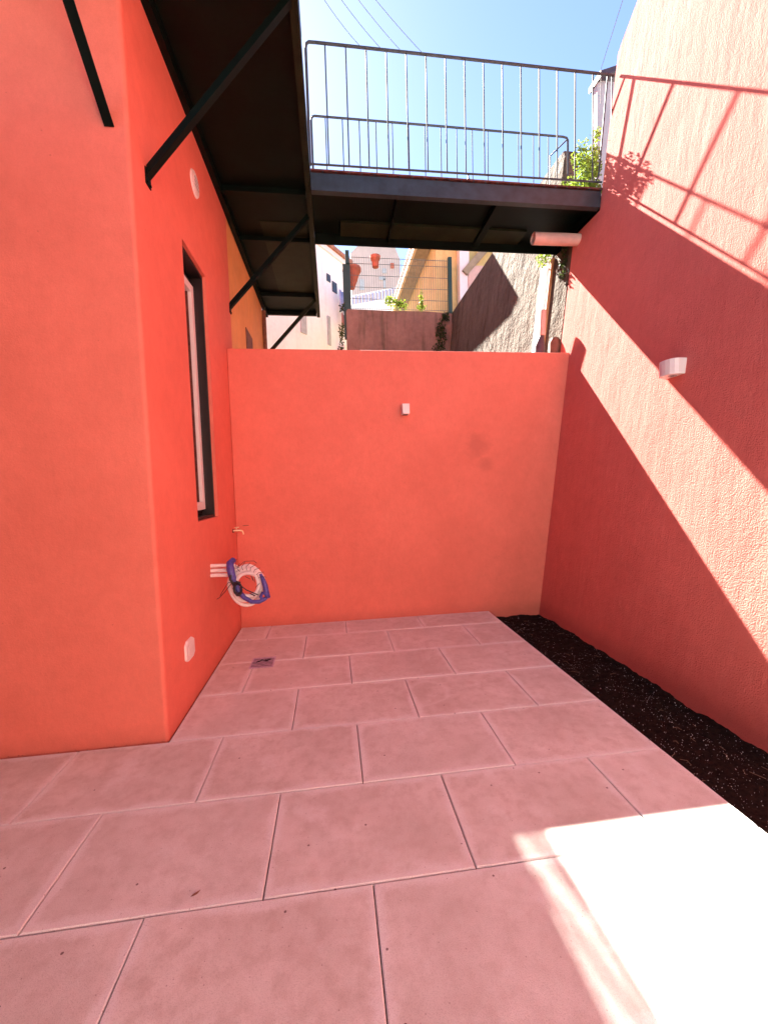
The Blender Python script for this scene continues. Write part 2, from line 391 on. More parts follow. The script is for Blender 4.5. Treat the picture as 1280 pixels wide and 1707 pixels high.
o = MB().box((-6, -3.9, -.2), (WX(0)-.01, -3.7, 4.2)).build('rear_bounce_wall', M['cream_wall']); tag(o, 'added unseen cream wall behind the viewpoint, bouncing light into the courtyard', 'wall')  # unseen wall, added so sunlight bounces back into the shaded yard
o = MB().box((-2.55, -3.69, -.2), (-2.35, 2.515, 3.6)).build('left_light_blocker', M['old_wall']); tag(o, 'added unseen dark wall left of the viewpoint, keeping light off the house front', 'wall')  # unseen dark wall, added to block light reaching the house front

# house
hs = thing('coral_house', 'coral plastered house on the left with a tall narrow window', 'house', (BX, 2.52, 0))
HW = MB(); ztop = 11.0  # height above view raised so the house shades the rear wall
wy0, wy1, wz0, wz1 = 3.300, 3.872, 1.255, 3.352
# front wall with a softly rounded arris, then the side wall round the window opening
arc = [(-6, 2.52)] + [(BX-.022+.022*math.sin(a), 2.542-.022*math.cos(a)) for a in [math.pi/2*i/5 for i in range(6)]] + [(BX, wy0)]
n = len(arc)
HW.add([(x, y, -.2) for x, y in arc]+[(x, y, ztop) for x, y in arc], [(i, i+1, n+i+1, n+i) for i in range(n-1)])
def q(y0, y1, z0, z1): HW.add([(BX,y0,z0),(BX,y1,z0),(BX,y1,z1),(BX,y0,z1)], [(0,1,2,3)])
q(wy0, wy1, -.2, wz0); q(wy0, wy1, wz1, ztop); q(wy1, 4.78, -.2, ztop)
D = .20
HW.add([(BX,wy0,wz0),(BX,wy1,wz0),(BX,wy1,wz1),(BX,wy0,wz1),(BX-D,wy0,wz0),(BX-D,wy1,wz0),(BX-D,wy1,wz1),(BX-D,wy0,wz1)],
       [(0,1,5,4),(1,2,6,5),(2,3,7,6),(3,0,4,7)])
HW.add([(-6,2.52,-.2),(-6,4.78,-.2),(-6,4.78,ztop),(-6,2.52,ztop)], [(0,1,2,3)])
HW.add([(-6,4.78,-.2),(BX,4.78,-.2),(BX,4.78,ztop),(-6,4.78,ztop)], [(0,1,2,3)])
HW.add([(-6,2.52,ztop),(BX,2.52,ztop),(BX,4.78,ztop),(-6,4.78,ztop)], [(0,1,2,3)])
HWo = HW.build('wall', M['red_house'], hs)
wn = MB()
def ring(mb, xa, xb, y0, y1, z0, z1, t):
    mb.box((xa,y0,z0),(xb,y0+t,z1)); mb.box((xa,y1-t,z0),(xb,y1,z1)); mb.box((xa,y0+t,z0),(xb,y1-t,z0+t)); mb.box((xa,y0+t,z1-t),(xb,y1-t,z1))
ring(wn, BX-.135, BX-.028, wy0+.001, wy1-.001, wz0+.001, wz1-.001, .022)
win = wn.build('window', M['dark_frame'], hs, bevel=.002)
sa = MB(); ring(sa, BX-.185, BX-.100, wy0+.024, wy1-.024, wz0+.07, wz1-.10, .068); sa.build('frame', M['white_frame'], win, bevel=.004)
sa = MB(); ring(sa, BX-.19, BX-.137, wy0+.001, wy1-.001, wz0+.001, wz1-.001, .10); sa.build('sill', M['dark_frame'], win)
MB().box((BX-.168, wy0+.083, wz0+.13), (BX-.162, wy1-.083, wz1-.16)).build('pane', M['glass'], win)
bd = MB(); bd.box((BX-.160, wy0+.083, wz0+.13), (BX-.118, wy0+.10, wz1-.16)); bd.box((BX-.150, wy1-.105, wz0+.13), (BX-.128, wy1-.084, wz1-.16)); bd.build('bead', M['rust'], win)
# round vent
def disc(mb, c, rad, x0, x1, n=28, ry=1.0):
    mb.add([(x0, c[0]+rad*math.cos(2*math.pi*k/n), c[1]+rad*math.sin(2*math.pi*k/n)) for k in range(n)]+
           [(x1, c[0]+rad*ry*math.cos(2*math.pi*k/n), c[1]+rad*ry*math.sin(2*math.pi*k/n)) for k in range(n)],
           [(k,(k+1)%n,n+(k+1)%n,n+k) for k in range(n)]+[tuple(range(n,2*n))])
v = MB(); disc(v, (3.69, 4.0), .100, BX, BX+.012, ry=.93)
vt = v.build('round_vent', M['white_plastic']); tag(vt, 'round white vent cover high on the house side wall above the window', 'vent')
v = MB(); disc(v, (3.69, 4.0), .072, BX+.0125, BX+.018, ry=.9); v.build('cap', M['white_plastic'], vt)
v = MB()
for k in range(3): v.box((BX+.019, 3.64, 3.965+.03*k), (BX+.0215, 3.74, 3.975+.03*k))
v.build('louvre', M['shutter'], vt)
# octagonal blanking plate
pl = [(-.085,-.05),(-.05,-.072),(.05,-.072),(.085,-.05),(.085,.05),(.05,.072),(-.05,.072),(-.085,.05)]
o = MB().prism(pl, lambda p: (BX, 2.946+p[0], .393+p[1]), lambda p: (BX+.014, 2.946+p[0]*.94, .393+p[1]*.94)).build('cover_plate', M['white_plastic'])
tag(o, 'white eight sided cover plate low on the house side wall near the floor', 'wall plate')
MB().prism([(p[0]*.55, p[1]*.55) for p in pl], lambda p: (BX+.0145, 2.946+p[0], .393+p[1]), lambda p: (BX+.018, 2.946+p[0], .393+p[1])).build('cap', M['white_plastic'], o)

# tap
tp = thing('garden_tap', 'small brass tap on the house wall above the coiled pipes', 'tap', (BX, 4.37, 1.07))
t_ = MB(); t_.tube([(BX, 4.37, 1.068), (BX+.03, 4.38, 1.068), (BX+.07, 4.40, 1.068), (BX+.09, 4.405, 1.055), (BX+.098, 4.405, 1.022)], [.010,.010,.011,.010,.0085], 8)
t_.build('spout', M['brass'], tp)
MB().tube([(BX+.002, 4.37, 1.068), (BX+.008, 4.37, 1.068)], .022, 12).build('flange', M['drum'], tp)
h_ = MB(); h_.tube([(BX+.035, 4.38, 1.072), (BX+.035, 4.38, 1.098)], .006, 6); h_.tube([(BX+.015, 4.37, 1.100), (BX+.060, 4.39, 1.102)], .005, 6); h_.build('handle', M['brass'], tp)
o = MB().obox((-.955, 4.508, 1.105), (-.895, 4.508, 1.108), .008, .006).build('wall_nick', M['drum']); tag(o, 'thin dark horizontal nick in the end wall just right of the tap', 'wall mark')

# coiled pipes
cp = thing('pipe_coil', 'coil of white insulated pipes wrapped in blue tape, sticking out of the house wall', 'pipes', (BX, 3.56, .82))
def coil_pts(cx, cz, rad, y0, dy, a0, a1, n=30, ex=1.0, tilt=.35):
    return [(cx+rad*(1+.05*math.sin(k*.55+rad*60))*math.cos(a0+(a1-a0)*k/n), y0+dy*k/n+tilt*rad*math.sin(a0+(a1-a0)*k/n)*.4, cz+ex*rad*(1+.06*math.sin(k*.4+rad*90))*math.sin(a0+(a1-a0)*k/n)) for k in range(n+1)]
for k, (yy, zz, rr) in enumerate(((3.56, .860, .0155), (3.555, .820, .016), (3.545, .782, .016))):
    cx, cz = -.745+.010*k, .682+.012*k; R_ = .138-.024*k
    pts = [(BX-.01, yy, zz), (BX+.06, yy, zz), (BX+.13, yy-.005*k, zz-.002), (BX+.185, yy-.01*k, zz-.004)]
    loop = coil_pts(cx, cz, R_, yy-.02*k, -.05, math.radians(118), math.radians(118-430), 44, ex=1.12)
    o = MB().tube(pts+[((pts[-1][0]+loop[0][0])/2, (pts[-1][1]+loop[0][1])/2, (pts[-1][2]+loop[0][2])/2+.006)]+loop, rr, 10).build('pipe', M['pvc'], cp)
bt = MB()
bt.tube([(-.842, 3.545, .905), (-.860, 3.50, .885), (-.853, 3.475, .84), (-.842, 3.468, .79), (-.825, 3.47, .73), (-.79, 3.46, .65), (-.745, 3.45, .60), (-.69, 3.44, .567), (-.63, 3.44, .563), (-.585, 3.45, .582), (-.557, 3.46, .598)],
        [.024,.030,.032,.030,.026,.022,.019,.018,.018,.017,.010], 10)
bt.tube([(-.615, 3.47, .79), (-.593, 3.46, .74), (-.578, 3.455, .69), (-.572, 3.45, .64), (-.562, 3.45, .605), (-.545, 3.455, .59)], [.010,.018,.022,.024,.022,.008], 10)
bt.tube([(-.60, 3.44, .575), (-.615, 3.438, .605), (-.60, 3.44, .635), (-.575, 3.445, .625)], .014, 8)
bt.build('tape_wrap', M['blue_tape'], cp)
kb = MB()
for k in range(8):
    a = k*.8; c0 = Vector((-.790, 3.425, .700))
    kb.tube([c0+Vector((.03*math.cos(a+t*.7)*(1+.1*math.sin(k)), -.012*math.sin(t), .050*math.sin(a+t*.7)-.006*t)) for t in range(6)], .0065, 6)
kb.tube([(-.845, 3.44, .80), (-.85, 3.44, .76), (-.82, 3.43, .72)], .010, 6)
kb.build('cable_knot', M['black_tape'], cp)
cb = MB()
cb.tube([(-.80, 3.43, .74), (-.85, 3.44, .72), (-.90, 3.47, .66), (-.96, 3.5, .60), (-.985, 3.52, .585)], .0028, 6)
cb.tube([(-.80, 3.43, .74), (-.87, 3.45, .735), (-.93, 3.48, .65), (-.95, 3.49, .62)], .0024, 6)
cb.tube([(-.79, 3.42, .73), (-.72, 3.41, .675), (-.63, 3.42, .625)], .0045, 6)
cb.tube([(-.79, 3.43, .86), (-.73, 3.45, .905), (-.66, 3.47, .90), (-.64, 3.47, .88)], .0024, 6)
cb.tube([(-.83, 3.44, .90), (-.79, 3.43, .93), (-.80, 3.43, .87), (-.77, 3.42, .86)], .0022, 6)
for k in range(7):
    a = math.radians(112-k*14); c0 = Vector((-.735, 3.50, .693)); 
    cb.tube([c0+Vector((.118*math.cos(a), -.030, .135*math.sin(a))), c0+Vector((.150*math.cos(a), -.062, .170*math.sin(a))), c0+Vector((.178*math.cos(a-.15), -.03, .20*math.sin(a-.15)))], .0021, 5)
for k in range(9):
    a = random.uniform(0, 6.28); c0 = Vector((-.70, 3.43, .70))
    cb.tube([c0+Vector((.05*math.cos(a), 0, .06*math.sin(a))), c0+Vector((.09*math.cos(a+.5), -.01, .09*math.sin(a+.5)))], .0022, 5)
cb.build('cable', M['black_tape'], cp)

# lights
o = MB().box((.818-.040, 4.405, 2.255), (.818+.040, 4.51, 2.365)).build('wall_light', M['white_plastic'], bevel=.006)
tag(o, 'small white cube light on the coral end wall', 'wall light')
MB().box((.818-.028, 4.425, 2.2515), (.818+.028, 4.49, 2.2548)).build('lens', M['dark_purple'], o)
lz, ly = 2.335, 2.930; lx = WX(lz)
poly = [(.006,-.085),(-.06,-.085),(-.085,-.075),(-.105,-.05),(-.113,-.015),(-.113,.015),(-.105,.05),(-.085,.075),(-.06,.085),(.006,.085)]
# straight-sided back, rounded nose
o = MB().prism(poly, lambda p: (lx+p[0]+K*(-.06 if p[0]>0 else 0), ly+p[1], lz-.060), lambda p: (lx+p[0]+K*(.06 if p[0]>0 else 0), ly+p[1], lz+.060)).build('wall_light', M['white_plastic'], bevel=.006)
tag(o, 'white round nosed light on the leaning right wall at the shadow edge', 'wall light')
MB().tube([(lx-.055, ly-.02, lz-.0625), (lx-.055, ly-.02, lz-.0605)], .030, 16).build('lens', M['shutter'], o)
MB().tube([(lx-.055, ly-.02, lz-.0640), (lx-.055, ly-.02, lz-.0626)], .012, 12).build('bulb', M['dark_purple'], o)

# ------------------------------------------------------------------ balcony
BZ = 4.45; BE = -.10
bc = thing('balcony', 'black green steel balcony running along the house wall overhead at left', 'balcony', (BX, 2.52, BZ))
sh = MB(); sh.box((BX, -1.0, BZ+.055), (BE-.03, 7.43, BZ+.11)); sh.box((-6, 1.10, BZ+.055), (BX-.001, 2.519, BZ+.11)); sh.build('deck', M['green_paint'], bc)  # front slab deepened out of view to dim the house front
eb = MB(); eb.box((BE-.012, -1.0, BZ-.01), (BE, 7.44, BZ+.16)); eb.box((BE-.055, -1.0, BZ-.01), (BE-.0125, 7.44, BZ+.002)); eb.build('edge_beam', M['olive_and_lit_green'], bc)
for yy, w_ in ((2.2, .05), (4.45, .07), (5.25, .03), (6.72, .05), (7.40, .05)):
    MB().box((BX+.002, yy-w_/2, BZ+.0), (BE-.06, yy+w_/2, BZ+.054)).build('cross_beam', M['green_paint'], bc)
MB().box((BX+.001, 2.6, BZ-.03), (BX+.05, 7.43, BZ+.053)).build('wall_angle', M['green_paint'], bc)
MB().box((BE-.60, 4.95, BZ+.048), (BE-.075, 6.65, BZ+.0545)).build('lit_deck_plate', M['olive_and_lit_green'], bc)  # brighter sheet: light on the far underside put into its colour
def bracket(a, b, side):
    m = MB(); m.obox(a, b, .050, .006, up=side); a2 = Vector(a); b2 = Vector(b); t = (b2-a2).normalized()
    n_ = Vector(side).normalized(); n_ = (n_-t*n_.dot(t)).normalized()
    m.obox(a2-n_*.026+t*.0, b2-n_*.026, .008, .046, up=tuple(n_)); return m
for yy, zb in ((2.735, 3.372), (4.765, 3.455), (6.80, 3.47)):
    o = bracket((BX+.004, yy, zb), (BE-.03, yy, BZ+.005), (1, 0, -1)).build('bracket', M['green_paint' if yy < 5 else 'olive_and_lit_green'], bc)  # far bracket takes the brighter tone for the light beyond
    MB().box((BX+.001, yy-.034, zb-.05), (BX+.007, yy+.034, zb+.045)).build('foot_plate', M['green_paint'], o)
    for dy in (-.02, .02): MB().tube([(BX+.0075, yy+dy, zb-.036), (BX+.014, yy+dy, zb-.036)], .007, 6).build('bolt', M['green_paint'], o)
bracket((-1.125, 2.516, 3.475), (-1.125, 1.47, BZ), (0, -1, -1)).build('bracket', M['green_paint'], bc)
bracket((-3.1, 2.516, 3.475), (-3.1, 1.47, BZ), (0, -1, -1)).build('bracket', M['green_paint'], bc)
def railing(parent, p0, p1, ztop, zbot, n, rad=.0075, trad=.016, side='x', foot=True, extra=0):
    # p0, p1 in plan; bars spaced evenly between
    m = MB(); (x0, y0), (x1, y1) = p0, p1
    m.tube([(x0, y0, ztop), (x1, y1, ztop)], trad, 8); m.tube([(x0, y0, zbot), (x1, y1, zbot)], .010, 8)
    return m
# balcony railing, set just inside the edge beam
RX = -.145
def bars(parent, pts, zt, zb, rad, mat):
    first = None
    for (x, y) in pts:
        if first is None:
            first = MB().tube([(x, y, zb), (x, y, zt)], rad, 8).build('baluster', mat, parent, origin=(x, y, zb))
        else:
            c = first.copy(); COL.objects.link(c); c.parent = parent; c.location = Vector((x, y, zb))-wloc(parent)
for ya, yb in ((-1.0, 4.17), (5.16, 7.40)):
    m = MB(); m.tube([(RX, ya, 5.70), (RX, yb, 5.70)], .014, 8)
    rl = m.build('railing', M['rail_paint'], bc)
    bars(rl, [(RX, ya+(yb-ya)*k/4) for k in range(5)], 5.695, 4.56, .012, M['rail_paint'])
    for k in range(9):
        z = 4.66+.115*k
        MB().tube([(RX, ya, z), (RX, yb, z)], .0094, 6).build('rail', M['rail_paint'], rl)

# ------------------------------------------------------------------ footbridge
fb = thing('footbridge', 'dark steel footbridge with thin railings crossing overhead to the right wall', 'footbridge', (1.4, 4.66, 4.36))
YF, YR = 4.225, 5.10; XL, XR = -.098, 3.60
MB().box((XL, YF+.02, 4.475), (XR, YR-.02, 4.50)).build('deck', M['green_paint'], fb)
b_ = MB(); b_.box((XL, YF, 4.475), (2.93, YF+.012, 4.535)); b_.box((XL, YF-.014, 4.363), (2.915, YF, 4.474)) ; b_.box((XL, YF, 4.363), (2.915, YF+.05, 4.370))
b_.build('front_beam', M['channel'], fb)
MB().box((XL, YF-.016, 4.545), (2.94, YF+.08, 4.560)).build('edge_plate', M['rust'], fb)
MB().box((XL, YF+.081, 4.501), (XR, YR, 4.556)).build('deck_slab', M['grey_wall'], fb)
MB().box((XL, YR-.02, 4.355), (XR, YR, 4.50)).build('rear_beam', M['green_paint'], fb)
MB().box((XL+.3, YR-.28, 4.448), (2.4, YR-.021, 4.474)).build('stiffener', M['olive_and_lit_green'], fb)
for xx, w_ in ((.775, .022), (1.86, .075), (2.95, .04)):
    MB().box((xx-w_/2, YF+.013, 4.400), (xx+w_/2, YR-.021, 4.474)).build('cross_beam', M['green_paint'], fb)
m = MB()
for k in range(24): m.tube([(.02+.14*k*.9, YF-.010, 4.536), (.02+.14*k*.9, YF-.010, 4.546)], .008, 6)
m.build('bolts', M['channel'], fb, kind='stuff')
# front railing: the top rail bends down at its left end
m = MB()
m.tube([(-.098, YF, 4.60), (-.100, YF, 5.66), (-.092, YF, 5.695), (-.07, YF, 5.713), (.0, YF, 5.715), (1.5, YF, 5.708), (3.02, YF, 5.698), (3.07, YF, 5.697)], .0135, 8)
m.tube([(-.098, YF, 4.612), (2.94, YF, 4.628)], .0095, 8)
m.tube([(2.868, YF, 4.63), (2.90, YF, 4.68), (2.925, YF, 4.9), (2.998, YF, 5.695)], .0085, 8); m.tube([(3.045, YF, 4.95), (3.045, YF, 5.69)], .006, 6)
m.tube([(1.48, YF, 4.56), (1.48, YF, 4.575), (1.48, YF, 4.62)], [.022, .010, .008], 8)
rf = m.build('railing', M['rail_paint'], fb)
bars(rf, [(.082+.1965*k, YF) for k in range(15)], 5.706, 4.620, .0068, M['rail_paint'])
m = MB()
m.tube([(-.085, YR, 4.56), (-.088, YR, 5.74), (-.08, YR, 5.775), (-.05, YR, 5.79), (1.5, YR, 5.79), (3.02, YR, 5.785), (3.07, YR, 5.775), (3.085, YR, 5.75), (3.09, YR, 4.56)], .0125, 8)
m.tube([(-.085, YR, 4.66), (3.085, YR, 4.66)], .0095, 8)
m.tube([(3.08, YR, 5.76), (2.86, YR+.02, 5.56), (2.86, YR+.02, 4.56)], .009, 8)
rr_ = m.build('railing', M['rail_paint'], fb)
bars(rr_, [(.075+.1965*k, YR) for k in range(15)], 5.782, 4.665, .0062, M['rail_paint'])
# dark scraps and grit along the right end of the deck edge
m = MB()
for k in range(60):
    x = random.uniform(2.35, 2.93); s_ = random.uniform(.006, .018)
    m.add([(x, YF-.01, 4.561), (x+s_, YF-.012, 4.562), (x+s_*.6, YF+.01, 4.561+s_*.8)], [(0,1,2)])
tag(m.build('grit', M['fleck']), 'pale grit and leaf litter on the right end of the footbridge edge', 'grit', kind='stuff')

# drain pipe stub under the bridge
m = MB(); m.tube([(2.365, 4.60, 4.245), (2.96, 4.60, 4.255)], .064, 20, cap=False); m.tube([(2.364, 4.60, 4.245), (2.96, 4.60, 4.255)], .056, 20, cap=False)
n = 20
o = m.build('drain_pipe', M['clay_pipe']); tag(o, 'pale pink pipe stub poking from the right wall under the footbridge', 'pipe')

# clotheslines
for (xa, za, yb, zb, lab) in ((.424, 5.72, 3.54, 5.69, 'thin overhead line nearest the balcony, first of four from the left'),
                      (.628, 5.715, 3.40, 5.69, 'thin overhead line, second of four from the left above the rail'),
                      (.822, 5.715, 3.28, 5.69, 'thin overhead line, third of four from the left above the rail'),
                      (1.043, 5.71, 3.19, 5.69, 'thin overhead line farthest right of the four above the rail')):
    a = Vector((xa, YF, za)); b = Vector((RX, yb, zb)); m = MB()
    m.tube([a.lerp(b, k/10)+Vector((0, 0, -.05*4*(k/10)*(1-k/10))) for k in range(11)], .0024, 5)
    tag(m.build('clothesline', M['wire']), lab, 'clothesline', 'four thin lines strung from the footbridge rail to the balcony')

# ------------------------------------------------------------------ foliage
def leaves(n, fn, size, mb=None, fold=.35):
    mb = mb or MB()
    for _ in range(n):
        p, nrm = fn(); s_ = size*random.uniform(.6, 1.25)
        d1 = Vector((random.gauss(0,1), random.gauss(0,1), random.gauss(0,.6)))+nrm*.8; d1.normalize()
        d2 = d1.orthogonal().normalized(); d2.rotate(Matrix.Rotation(random.uniform(0, 6.28), 3, d1)); d3 = d1.cross(d2)
        t = d2
        mb.add([p, p+t*s_*.45+d3*s_*.34, p+t*s_, p+t*s_*.45-d3*s_*.34, p+t*s_*.5-d1*s_*.12*fold*3], [(0,1,4),(1,2,4),(2,3,4),(3,0,4)])
    return mb
def clump(blobs):
    tot = sum(b[4] for b in blobs)
    def fn():
        r_ = random.uniform(0, tot)
        for b in blobs:
            r_ -= b[4]
            if r_ <= 0: break
        u = Vector((random.gauss(0,1), random.gauss(0,1), random.gauss(0,1))).normalized()
        k = random.random()**.45
        return Vector(b[0])+Vector((u.x*b[1]*k, u.y*b[2]*k, u.z*b[3]*k)), u
    return fn
def plant(name, label, cat, base, blobs, n, size, mat, stems, group=None, srad=.004):
    t = thing(name, label, cat, base, group); m = MB()
    for s_ in stems: m.tube(s_, [srad*(1-.6*i/(len(s_)-1)) for i in range(len(s_))], 5)
    m.build('stem', M['bark'], t); leaves(n, clump(blobs), size).build('foliage', mat, t); return t
plant('leafy_plant', 'bushy light green weed growing at the right end of the footbridge by the wall', 'plant', (2.97, 4.55, 4.56),
      [((2.97,4.60,4.80),.15,.18,.24,6), ((2.80,4.62,4.74),.17,.2,.17,4.5), ((3.02,4.52,5.04),.09,.13,.19,4), ((2.62,4.55,4.63),.13,.1,.05,1), ((3.05,4.46,5.30),.05,.06,.09,.5), ((2.95,4.40,4.66),.14,.1,.09,2.5), ((2.84,4.42,5.02),.11,.12,.17,2.2), ((2.88,4.34,4.82),.13,.1,.14,2)],
      4600, .030, M['leaf'], [[(2.97,4.55,4.56),(2.99,4.57,4.8),(3.03,4.5,5.05),(3.05,4.48,5.25)], [(2.97,4.55,4.56),(2.9,4.6,4.7),(2.8,4.62,4.78)], [(2.97,4.55,4.56),(2.98,4.62,4.75),(2.95,4.7,4.95)], [(3.04,4.49,5.15),(3.0,4.47,5.28),(2.96,4.47,5.30)]])
plant('hanging_weed', 'small bright green sprig hanging below the footbridge in front of the old wall', 'plant', (2.86, 5.3, 4.5),
      [((2.84,5.25,4.42),.12,.1,.10,3), ((2.80,5.2,4.30),.05,.06,.07,1)], 170, .034, M['leaf'], [[(2.9,5.3,4.5),(2.84,5.25,4.42),(2.80,5.2,4.28)]])
plant('trailing_vine', 'dark trailing vine hanging at the wall end below the footbridge', 'plant', (2.93, 4.9, 4.4),
      [((2.90,4.86,4.30),.05,.05,.10,2), ((2.89,4.84,4.12),.035,.05,.10,1.6), ((2.86,4.83,3.98),.03,.03,.06,.7)], 150, .04, M['leaf_dark'], [[(2.93,4.88,4.42),(2.90,4.86,4.25),(2.88,4.84,4.05),(2.86,4.83,3.95)]])

# ------------------------------------------------------------------ old retaining wall beyond, and what leans on it
prof = [(4.722,-.2),(10.2,-.2),(10.2,5.70),(9.2,5.73),(8.0,5.74),(6.6,5.77),(5.6,5.75),(5.22,5.72),(5.16,5.60),(5.15,4.95),(5.15,4.355),(4.722,4.355)]
def ow(p, dx):
    j = .015*noise.noise(Vector((p[0]*2, p[1]*2, 0))); return (WX(p[1])+.004+dx, p[0], p[1]+j)
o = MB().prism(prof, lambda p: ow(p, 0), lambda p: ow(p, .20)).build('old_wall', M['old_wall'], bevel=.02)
tag(o, 'weathered grey brown retaining wall receding beyond the coral end wall', 'wall')
# white and orange down pipes on it
def xl(z, off): return WX(z)-off
def strip(y0, y1, proud, name, mat, lab):
    m = MB(); vs = []
    for z in (0, 4.34):
        for (y, off) in ((y0, -.01), (y0, proud*.6), (y0+(y1-y0)*.25, proud), (y1-(y1-y0)*.25, proud), (y1, proud*.6), (y1, -.01)): vs.append((xl(z, off), y, z))
    m.add(vs, [(k, (k+1)%6, 6+(k+1)%6, 6+k) for k in range(6)]+[(0,1,2,3,4,5), (11,10,9,8,7,6)]); tag(m.build(name, mat), lab, 'pipe')
strip(5.215, 5.45, .028, 'white_downpipe', M['grey_wall'], 'white vertical downpipe casing on the old wall right of the brown shadow')
strip(5.13, 5.20, .026, 'orange_downpipe', M['orange_pipe'], 'thin orange brown vertical pipe just right of the white downpipe')
t = thing('flue_pipe', 'short pink flue tube with dark cowl rising behind the end wall beside the white downpipe', 'flue', (2.62, 4.9, 2.6))
MB().tube([(2.635, 4.9, 3.28), (2.650, 4.9, 3.58)], .036, 14).build('tube', M['clay_pipe'], t)
MB().tube([(2.60, 4.9, 2.6), (2.60, 4.9, 3.14), (2.625, 4.9, 3.27)], [.062, .062, .030], 14).build('cowl', M['dark_purple'], t)
o = MB().tube([(2.765, 4.84, 2.6), (2.765, 4.84, 3.17), (2.765, 4.84, 3.23)], [.070, .075, .045], 16).build('drum', M['drum']); tag(o, 'small rusty brown drum behind the end wall against the right wall', 'drum')

# brown end wall + mesh fence
o = MB().prism([(.455,-.2),(3.02,-.2),(3.05,5.62),(2.4,5.66),(1.5,5.65),(.52,5.67),(.48,5.62)], lambda p: (p[0], 10.0, p[1]), lambda p: (p[0], 10.2, p[1])).build('brown_wall', M['brown_wall'], bevel=.01)
tag(o, 'low mossy brown wall in the background under the wire fence', 'wall')
fe = thing('mesh_fence', 'green welded wire mesh fence on top of the brown wall', 'fence', (1.7, 10.1, 5.66))
m = MB(); m.box((.43, 10.06, 5.0), (.60, 10.14, 6.72)); m.build('post', M['fence_green'], fe)
MB().box((.50, 10.03, 6.72), (.59, 10.12, 7.02)).build('post', M['fence_green'], fe)
MB().box((2.99, 10.06, 5.63), (3.08, 10.14, 6.98)).build('post', M['fence_green'], fe)
m = MB()
for k in range(1, 44):
    x = .55+k*.056; m.obox((x, 10.1, 5.70), (x, 10.1, 6.93), .006, .006)
for z in (5.72, 5.95, 6.22, 6.49, 6.76, 6.90): m.obox((.55, 10.1, z), (3.05, 10.1, z), .009, .009)
m.build('wire_mesh', M['wire'], fe, kind='stuff')
def lathe(prof, c, n=18):
    m = MB(); k = len(prof); m.add([(c[0]+r_*math.cos(2*math.pi*i/n), c[1]+r_*math.sin(2*math.pi*i/n), c[2]+z) for r_, z in prof for i in range(n)],
          [(j*n+i, j*n+(i+1)%n, (j+1)*n+(i+1)%n, (j+1)*n+i) for j in range(k-1) for i in range(n)], True); return m
o = lathe([(.0,0),(.07,0),(.075,.02),(.085,.16),(.105,.17),(.125,.25),(.10,.25),(.09,.18),(0,.18)], (1.195, 9.93, 6.60)).build('flower_pot', M['terracotta']); tag(o, 'small terracotta flower pot hung on the wire fence', 'flower pot')
o = lathe([(.0,0),(.05,0),(.10,.12),(.20,.40),(.23,.42),(.23,.50),(.20,.50),(0,.46)], (.66, 10.36, 6.28)).build('flower_pot', M['terracotta']); tag(o, 'larger terracotta pot partly hidden by the left fence post', 'flower pot')
plant('shrub', 'pale green weed on the brown wall top at the foot of the fence', 'plant', (1.7, 9.98, 5.66),
      [((1.55,9.95,5.86),.16,.08,.12,3), ((1.78,9.95,5.78),.17,.08,.10,3)], 300, .06, M['leaf'], [[(1.7,9.98,5.66),(1.6,9.95,5.9)], [(1.7,9.98,5.66),(1.85,9.95,5.85)]])
plant('spiky_weed', 'thin upright yellow green weed on the brown wall top', 'plant', (2.28, 9.98, 5.66),
      [((2.28,9.95,5.90),.025,.03,.26,3), ((2.28,9.95,5.72),.15,.05,.05,2)], 130, .06, M['leaf'], [[(2.28,9.98,5.66),(2.29,9.95,6.15)]])
plant('moss_vine', 'dark creeper in the right corner of the brown wall', 'plant', (2.72, 9.95, 4.6),
      [((2.75,9.95,5.1),.14,.04,.40,3), ((2.85,9.93,5.5),.10,.03,.12,1), ((2.66,9.95,4.7),.16,.04,.22,1)], 420, .06, M['leaf_dark'], [[(2.72,9.97,4.4),(2.75,9.96,5.5)]])
plant('climbing_plant', 'ragged climbing plant at the left end of the brown wall', 'plant', (.38, 10.2, 4.4),
      [((.37,10.2,5.2),.07,.1,.25,2), ((.33,10.2,4.7),.06,.1,.3,2), ((.42,10.1,5.72),.10,.08,.12,1.2)], 330, .06, M['leaf_dark'], [[(.38,10.2,4.0),(.36,10.2,5.0),(.42,10.12,5.8)]])

# yellow house with its eave
yh = thing('yellow_house', 'yellow ochre house with overhanging eave behind the wire fence', 'house', (4, 12.5, 0))
m = MB(); m.box((2.75, 10.32, 0), (7, 15.5, 7.55)); m.build('wall', M['yellow_wall'], yh)
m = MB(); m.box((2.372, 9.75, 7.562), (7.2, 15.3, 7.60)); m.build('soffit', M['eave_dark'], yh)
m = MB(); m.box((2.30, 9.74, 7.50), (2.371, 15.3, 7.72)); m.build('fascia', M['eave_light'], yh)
m = MB(); m.box((2.29, 9.7, 7.722), (7.2, 15.3, 7.86)); m.build('roof', M['tile'], yh)
o = MB().box((3.29, 10.10, 5.6), (3.53, 10.31, 7.55)).build('pillar', M['white_frame'], yh)
o = MB().obox((3.40, 10.08, 6.62), (4.35, 10.08, 7.66), .10, .16).build('roof_brace', M['eave_dark'], yh)
o = MB().box((3.50, 10.06, 6.0), (3.95, 10.30, 6.80)).build('meter_box', M['clay_pipe'], yh)

# orange house end beyond the end wall
oh = thing('orange_house', 'orange ochre plastered house end beyond the coral end wall at left', 'house', (BX, 6, 0))
MB().box((-6, 4.785, 0), (BX-.006, 7.10, 6.6)).build('wall', M['orange'], oh)
MB().box((BX-.004, 5.62, 2.8), (BX+.004, 6.05, 3.58)).build('window', M['drum'], oh)
MB().tube([(BX+.02, 7.12, 2), (BX+.02, 7.12, 4.4)], .035, 8).build('downpipe', M['drum'], oh)

